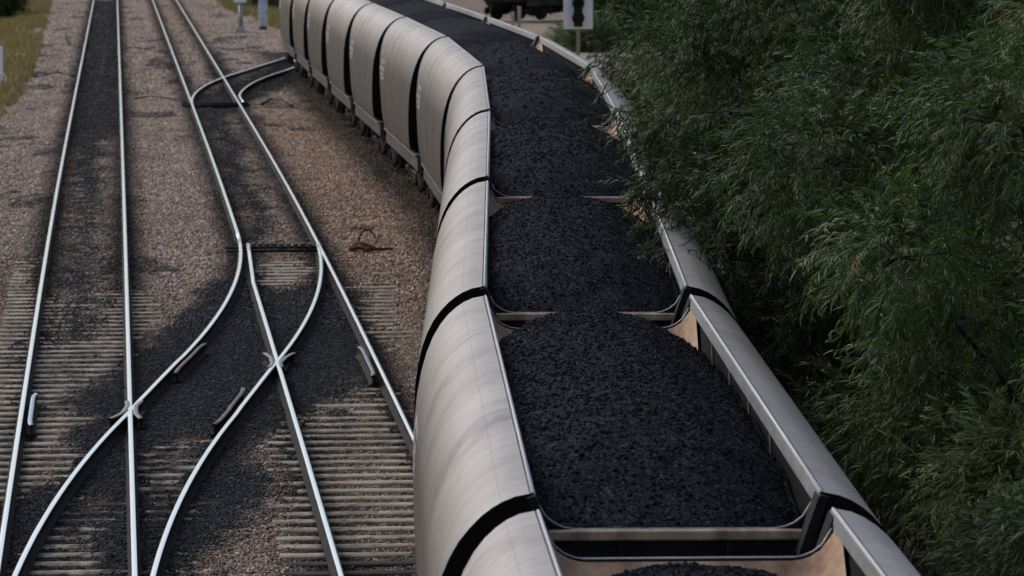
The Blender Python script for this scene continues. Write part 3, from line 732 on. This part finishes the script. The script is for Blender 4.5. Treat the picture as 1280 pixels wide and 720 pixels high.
# ---------------------------------------------------------------- small trackside things
mRustHose = mat('rusty_hose', (.10, .045, .028), .75); g = NG(mRustHose)
g.base(g.ramp(g.noise(g.coord('Object'), 14, 4), [(.3, (.03, .015, .012)), (.6, (.16, .065, .04)), (.8, (.42, .25, .17))]))
x, y, z = place(457, 314, -.14)
p = empty('discarded_hose', (x, y, z + .02)); tag(p, 'rusty looped brake hose lying in the ballast beside the train', 'hose')
MB().tube([(.03 + .17 * math.cos(a), .2 * math.sin(a * .5), .10 + .26 * math.sin(a)) for a in np.linspace(.1, 3.0, 14)], .016, 8).build('loop', mBogie, p)
hh = MB(); hh.tube([(-.30, 0, .02), (-.18, .05, .09), (-.05, .02, .11), (.08, -.05, .06), (.22, 0, .02), (.5, .1, .02)], [.035, .05, .055, .045, .03, .02], 8); hh.build('coupling_end', mRustHose, p)
MB().tube([(-.28, -.2, .02), (-.12, -.1, .07), (0, -.2, .04), (.2, -.15, .02)], .045, 8).build('hose_stub', mRustHose, p)
MB().tube([(.20, .0, .14), (.24, .03, .28), (.20, .05, .34)], [.03, .035, .02], 8).build('pale_fitting', mat('pale_fitting', (.4, .34, .3), .6), p)
# signal cables across the ballast
def cable(name, pts, label, r=.035):
    q = [];
    for (px, py) in pts: x, y = at(px, py, -.13); q.append((x, y, -.135 - float(drop(y)) + random.uniform(0, .03)))
    q2 = [Vector(q[0])]
    for a, b in zip(q, q[1:]):
        for t in (.33, .66, 1.): v = Vector(a).lerp(Vector(b), t); v.y += random.uniform(-.15, .15); q2.append(v)
    o = MB().tube(q2, r, 6).build(name, mDark); tag(o, label, 'cable', 'black cables across the ballast'); return o
cable('trackside_cable', [(44, 97), (58, 94), (72, 91), (92, 96)], 'black cable lying from the verge to the left track')
cable('trackside_cable', [(168, 124), (190, 121), (212, 124), (234, 129)], 'black cable between the left track and the far turnout tips')
cable('trackside_cable', [(246, 133), (272, 135), (296, 134)], 'black cable between the rails at the far turnout tips', .03)
cable('trackside_cable', [(82, 46), (88, 58), (100, 60)], 'short bent black cable left of the left track', .07)
cable('trackside_cable', [(326, 132), (338, 124), (352, 126), (366, 134)], 'wavy dark cable beside the far turnout near the train', .04)

# ---------------------------------------------------------------- trees: narrow-leaved bushes
def sprig_template(r, nleaf=16, L=.30):
    """drooping twig with narrow bent leaves; returns V, Q, tint"""
    V, Q, T = [], [], []
    for k in range(nleaf):
        t = (k + r.uniform(0, .8)) / nleaf; bp = np.array([r.normal() * .01, r.normal() * .01, -0.0]) + np.array([L * t, 0, -.10 * t * t])
        az = r.uniform(-1.25, 1.25); d = np.array([math.cos(az), math.sin(az), r.uniform(-.7, .35)]); d /= np.linalg.norm(d)
        ll = r.uniform(.06, .105); w = r.uniform(.0050, .0085); sd = np.cross(d, [0, 0, 1]); sd /= np.linalg.norm(sd)
        ro = r.uniform(-.9, .9); up = np.cross(sd, d); sd = sd * math.cos(ro) + up * math.sin(ro)
        dr = np.array([0, 0, -1.]); b0 = len(V)
        for q, wd in ((0, .35), (.35, 1), (.7, .85), (1, .08)):
            c = bp + d * ll * q + dr * ll * .35 * q * q
            V += [c - sd * w * wd, c + sd * w * wd]; 
        for q in range(3): Q.append((b0 + q * 2, b0 + q * 2 + 1, b0 + q * 2 + 3, b0 + q * 2 + 2))
        tt = r.uniform(-.16, .16); T += [tt] * 8
    return np.array(V), np.array(Q), np.array(T)
TMPL = [sprig_template(np.random.default_rng(900 + k)) for k in range(8)]
def crown_mesh(P_, D_, base_t, r, scale):
    """P_ points, D_ outward directions"""
    Vs, Qs, Ts = [], [], []; off = 0; idx = r.integers(0, len(TMPL), len(P_))
    for k, (V, Q, T) in enumerate(TMPL):
        s = np.where(idx == k)[0]
        if not len(s): continue
        n = len(s); d = D_[s]; d = d / np.linalg.norm(d, axis=1)[:, None]
        up = np.array([0, 0, 1.]) + r.normal(size=(n, 3)) * .25; y = np.cross(up, d); y /= np.linalg.norm(y, axis=1)[:, None]; z = np.cross(d, y)
        R = np.stack([d, y, z], -1); v = np.einsum('nij,kj->nki', R, V) * (scale * r.uniform(.75, 1.25, n))[:, None, None] + P_[s][:, None]
        Vs.append(v.reshape(-1, 3)); Qs.append((Q[None] + (np.arange(n) * len(V))[:, None, None] + off).reshape(-1, 4)); off += n * len(V)
        Ts.append((base_t[s][:, None] + T[None]).reshape(-1))
    return npmesh('crown', np.concatenate(Vs), np.concatenate(Qs), False, dict(tint=np.clip(np.concatenate(Ts), 0, 1)))
def bush(name, cx, cy, rad, h, nspr, lab, seed, tint=.45, scale=1., lean=0., zmin=.5):
    r = np.random.default_rng(seed); gz = -float(drop(cy)) + .1
    root = empty(name, (cx, cy, gz)); tag(root, lab, 'bush', 'bushes along the right of the train')
    lobes = []
    nl = int(20 * (rad / 2.2) ** 1.2)
    for k in range(nl):
        a = r.uniform(0, 2 * math.pi); hh = zmin + (h - zmin) * ((k + r.random()) / nl); prof = math.sin(min(1, .35 + hh / h * .8) * math.pi * .5) if hh < h * .6 else math.cos((hh / h - .6) / .4 * 1.2)
        rr = rad * max(.15, prof) * math.sqrt(r.uniform(.25, .75)); lobes.append((rr * math.cos(a) + lean * (hh / h) ** 2, rr * math.sin(a), hh, r.uniform(.55, .95) * rad / 2.2))
    br = MB()
    br.tube([(0, 0, -.4), (.05, .05, h * .25), (-.05 + lean * .15, 0, h * .5), (lean * .4, 0, h * .8)], [.11, .09, .06, .025], 8)
    br.build('trunk', mBark, root)
    bb = MB()
    for (lx, ly, lz, lr) in lobes:
        s0 = Vector((lean * .05, 0, max(.2, lz * .45))); e0 = Vector((lx, ly, lz)); m0 = s0.lerp(e0, .5) + Vector((r.normal() * .1, r.normal() * .1, .15))
        bb.tube([s0, m0, e0], [.04, .026, .012], 6)
        for q in range(9):
            dd = Vector(r.normal(size=3)).normalized(); dd.z = dd.z * .6; bb.tube([e0, e0 + dd * lr * .6 + Vector((0, 0, .05)), e0 + dd * lr * 1.02 + Vector((0, 0, -.03))], [.010, .007, .003], 5)
    bb.build('branches', mBark, root)
    nspr = int(nspr * 1.3)
    wts = np.array([l[3] ** 2 for l in lobes]); wts /= wts.sum(); li = r.choice(len(lobes), nspr, p=wts); Lb = np.array(lobes)
    d = r.normal(size=(nspr, 3)); d /= np.linalg.norm(d, axis=1)[:, None]; rr = Lb[li, 3] * (r.uniform(.35, 1.0, nspr) ** .5) * (1 + .22 * r.normal(size=nspr) * .5)
    Pp = Lb[li, :3] + d * rr[:, None] * np.array([1, 1, .8])
    lt = r.normal(size=len(lobes)) * .13
    bt = tint + lt[li] + r.normal(size=nspr) * .10 + .10 * (fbm(Pp[:, 0] * 2 + seed, Pp[:, 2] * 2 + Pp[:, 1]) - .5)
    bt = np.where(r.random(nspr) < .03, .98, bt)
    D = d * .7 + np.stack([lean * .1 + r.normal(size=nspr) * .3, r.normal(size=nspr) * .3, r.normal(size=nspr) * .25 - .15], -1)
    ok = Pp[:, 2] > .05
    link('crown', crown_mesh(Pp[ok], D[ok], bt[ok], r, scale), root, [mLeaf])
    return root
bush('leafy_bush', 4.75, 34.5, 1.75, 4.0, 5200, 'lightest narrow-leaved bush, filling the bottom right corner', 11, .56, .95, zmin=.3)
bush('leafy_bush', 5.05, 39.5, 2.2, 6.2, 7500, 'dense grey-green bush on the right edge, second from the bottom corner', 12, .50, 1.0, zmin=.4)
bush('leafy_bush', 4.95, 45.5, 2.35, 6.8, 8500, 'tall dense bush behind the one at the bottom right corner', 13, .44, 1.0, zmin=.4)
bush('leafy_bush', 4.75, 52, 2.7, 7.4, 9500, 'tall dark bush whose twigs hang over the third wagon', 14, .40, 1.05, -.3)
bush('leafy_bush', 6.6, 49, 2.0, 7.4, 6500, 'bush with yellowish tips on the upper right edge', 24, .60, 1.05)
bush('leafy_bush', 4.85, 60, 2.8, 7.6, 9000, 'dark bush leaning over the wagons in the upper middle', 15, .36, 1.1, -.4)
bush('leafy_bush', 7.7, 61, 2.6, 8.0, 6500, 'broad bush behind the yellow-tipped one', 25, .52, 1.1)
bush('leafy_bush', 4.6, 69, 2.8, 7.4, 7500, 'dark bush between the leaning one and the farthest one', 16, .34, 1.15, -.3)
bush('leafy_bush', 3.95, 79, 2.6, 6.6, 6500, 'farthest dark bush, next to the white signal board', 17, .34, 1.2, -.2)
bush('leafy_bush', 8.2, 76, 3.2, 8.2, 6000, 'big green bush seen at the top right behind the others', 26, .48, 1.25)

# overhanging sparse branches in front of the wagon lips (a tree of its own)
def overhang():
    r = np.random.default_rng(77); root = empty('overhanging_tree', (4.1, 49.5, -.2)); tag(root, 'dark thin-twigged tree with sparse limbs hanging across the wagon lip', 'tree')
    MB().tube([(0, 0, -.3), (-.1, 0, 1.8), (-.35, .1, 3.4), (-.6, .1, 5.2)], [.10, .085, .06, .03], 8).build('trunk', mBark, root)
    b = MB(); P_, D_ = [], []
    def twig(p, d, ln, rad, lvl):
        pts = [p.copy()]; q = p.copy(); dd = d.copy(); n = 6
        for k in range(n):
            dd = (dd + Vector((r.normal() * .16, r.normal() * .22, r.normal() * .14 - .05))).normalized(); q = q + dd * ln / n; pts.append(q.copy())
            if lvl < 3 and k >= 1 and r.random() < .85:
                twig(q, (dd + Vector(r.normal(size=3)) * .65).normalized(), ln * r.uniform(.35, .6), rad * .5, lvl + 1)
            if lvl >= 2 and r.random() < (.6 if q.z > 4.2 else .28): P_.append(tuple(q)); D_.append(tuple(dd + Vector(r.normal(size=3)) * .3))
        b.tube(pts, [rad * (1 - .8 * k / n) for k in range(n + 1)], 5, cap=False)
    for (z, tx, ty, tz, ln) in ((2.6, -1, .2, .30, 1.5), (3.2, -1, -.3, .25, 1.7), (3.6, -1, .5, .35, 1.8), (4.0, -1, 0, .3, 1.9), (4.6, -1, .8, .1, 2.1), (4.9, -1, -.2, .0, 1.9), (5.0, -1, 1.2, .1, 2.3), (3.0, -1, .9, .5, 1.9), (2.2, -1, -.2, .1, 1.4), (3.3, -1, -1.9, .05, 2.5), (3.6, -1, -1.3, .15, 2.2), (3.9, -1, -1.7, .0, 2.2), (4.3, -1, -1.0, .0, 2.0), (4.4, -1, 1.6, .1, 2.1), (5.1, -.6, 1.5, .1, 2.0)):
        twig(Vector((-.1 - z * .08, .1, z)), Vector((tx, ty, tz)).normalized(), ln * 1.05, .022, 0)
    b.build('branches', mBark, root, recalc=False)
    link('crown', crown_mesh(np.array(P_), np.array(D_), .22 + r.normal(size=len(P_)) * .08, r, .95), root, [mLeaf])
overhang()

# far dark bush and grass at the top left, far scrub behind the masts
mFar = mLeaf
def far_bush(px, py, rad, h, n, lab, seed, tint):
    x, y = at(px, py); r = np.random.default_rng(seed); root = empty('distant_bush', (x, y, -float(drop(y)) - .2)); tag(root, lab, 'bush', 'distant bushes')
    MB().tube([(0, 0, -.2), (.05, 0, h * .5), (0, .1, h * .8)], [.1, .07, .03], 8).build('trunk', mBark, root)
    d = r.normal(size=(n, 3)); d /= np.linalg.norm(d, axis=1)[:, None]; rr = r.uniform(.2, 1, n) ** .4
    Pp = d * rr[:, None] * np.array([rad, rad, h * .5]) * (1 + .25 * (fbm(d[:, 0] * 3 + seed, d[:, 2] * 3 + d[:, 1]) - .5))[:, None] + (0, 0, h * .5)
    link('crown', crown_mesh(Pp, d + (0, 0, .3), tint + r.normal(size=n) * .12, r, 2.6), root, [mLeaf])
far_bush(-18, 14, 1.6, 1.7, 1500, 'dark bush at the top left corner', 31, .3)
far_bush(358, 10, 1.6, 1.9, 1500, 'grey-green shrub behind the mottled post', 32, .62)
far_bush(390, 4, 1.8, 2.2, 1500, 'grey-green shrub mostly hidden by the last wagon', 33, .6)
far_bush(738, 60, .7, .8, 500, 'low grey-green scrub at the foot of the signal board post', 35, .55)
far_bush(712, 56, .4, .35, 160, 'small dry weed clump left of the signal board post', 36, .75)
far_bush(776, 44, 1.7, 2.0, 1300, 'dark green scrub right of the signal board', 37, .4)
far_bush(775, -4, 2.2, 3.0, 1500, 'bright green bush behind the signal board', 34, .8)

# grass (stuff)
def grass(name, polys, n, h, tl, th_, label):
    Vs = []; T = []; cnt = 0; acc = []
    lo = np.min([p.min(0) for p in polys], 0); hi = np.max([p.max(0) for p in polys], 0)
    x = rng.uniform(lo[0], hi[0], n * 4); y = rng.uniform(lo[1], hi[1], n * 4); k = np.zeros(len(x), bool)
    for p in polys: k |= inside(p, x, y)
    k &= fbm(x * .8, y * .5) > .42
    x, y = x[k][:n], y[k][:n]; m = len(x); c, e, gm = ground_masks(x, y); z = ground_z(x, y, e)
    nb = 5; x = np.repeat(x, nb); y = np.repeat(y, nb); z = np.repeat(z, nb); M = len(x)
    a = rng.uniform(0, 6.28, M); ln = rng.uniform(.4, 1, M) * h; le = rng.uniform(.1, .6, M) * ln; wd = rng.uniform(.012, .028, M)
    x = x + rng.normal(size=M) * .06; y = y + rng.normal(size=M) * .06
    b = rng.uniform(0, 6.28, M); dx, dy = np.cos(b) * wd, np.sin(b) * wd
    A = np.stack([x - dx, y - dy, z], -1); B = np.stack([x + dx, y + dy, z], -1); C_ = np.stack([x + np.cos(a) * le, y + np.sin(a) * le, z + ln], -1)
    V = np.stack([A, B, C_], 1).reshape(-1, 3); t = np.repeat(rng.uniform(tl, th_, M), 3)
    o = link(name, npmesh(name, V, np.arange(M * 3).reshape(-1, 3), False, dict(tint=t)), None, [mGrass]); tag(o, label, 'grass', kind='stuff')
grass('verge_grass', [P((-40, -6), (66, -6), (50, 60), (34, 105), (4, 140), (-80, 200))], 14000, .38, .35, 1., 'yellow and green grass on the left verge')
grass('dry_grass', [P((262, -20), (372, -20), (372, 40), (345, 34), (300, 16), (276, 6))], 5000, .45, .3, 1., 'dry yellow grass tufts around the masts')
grass('lush_grass', [P((735, 14), (900, 14), (900, 50), (735, 44))], 6000, .5, 0., .25, 'bright green grass behind the signal board')
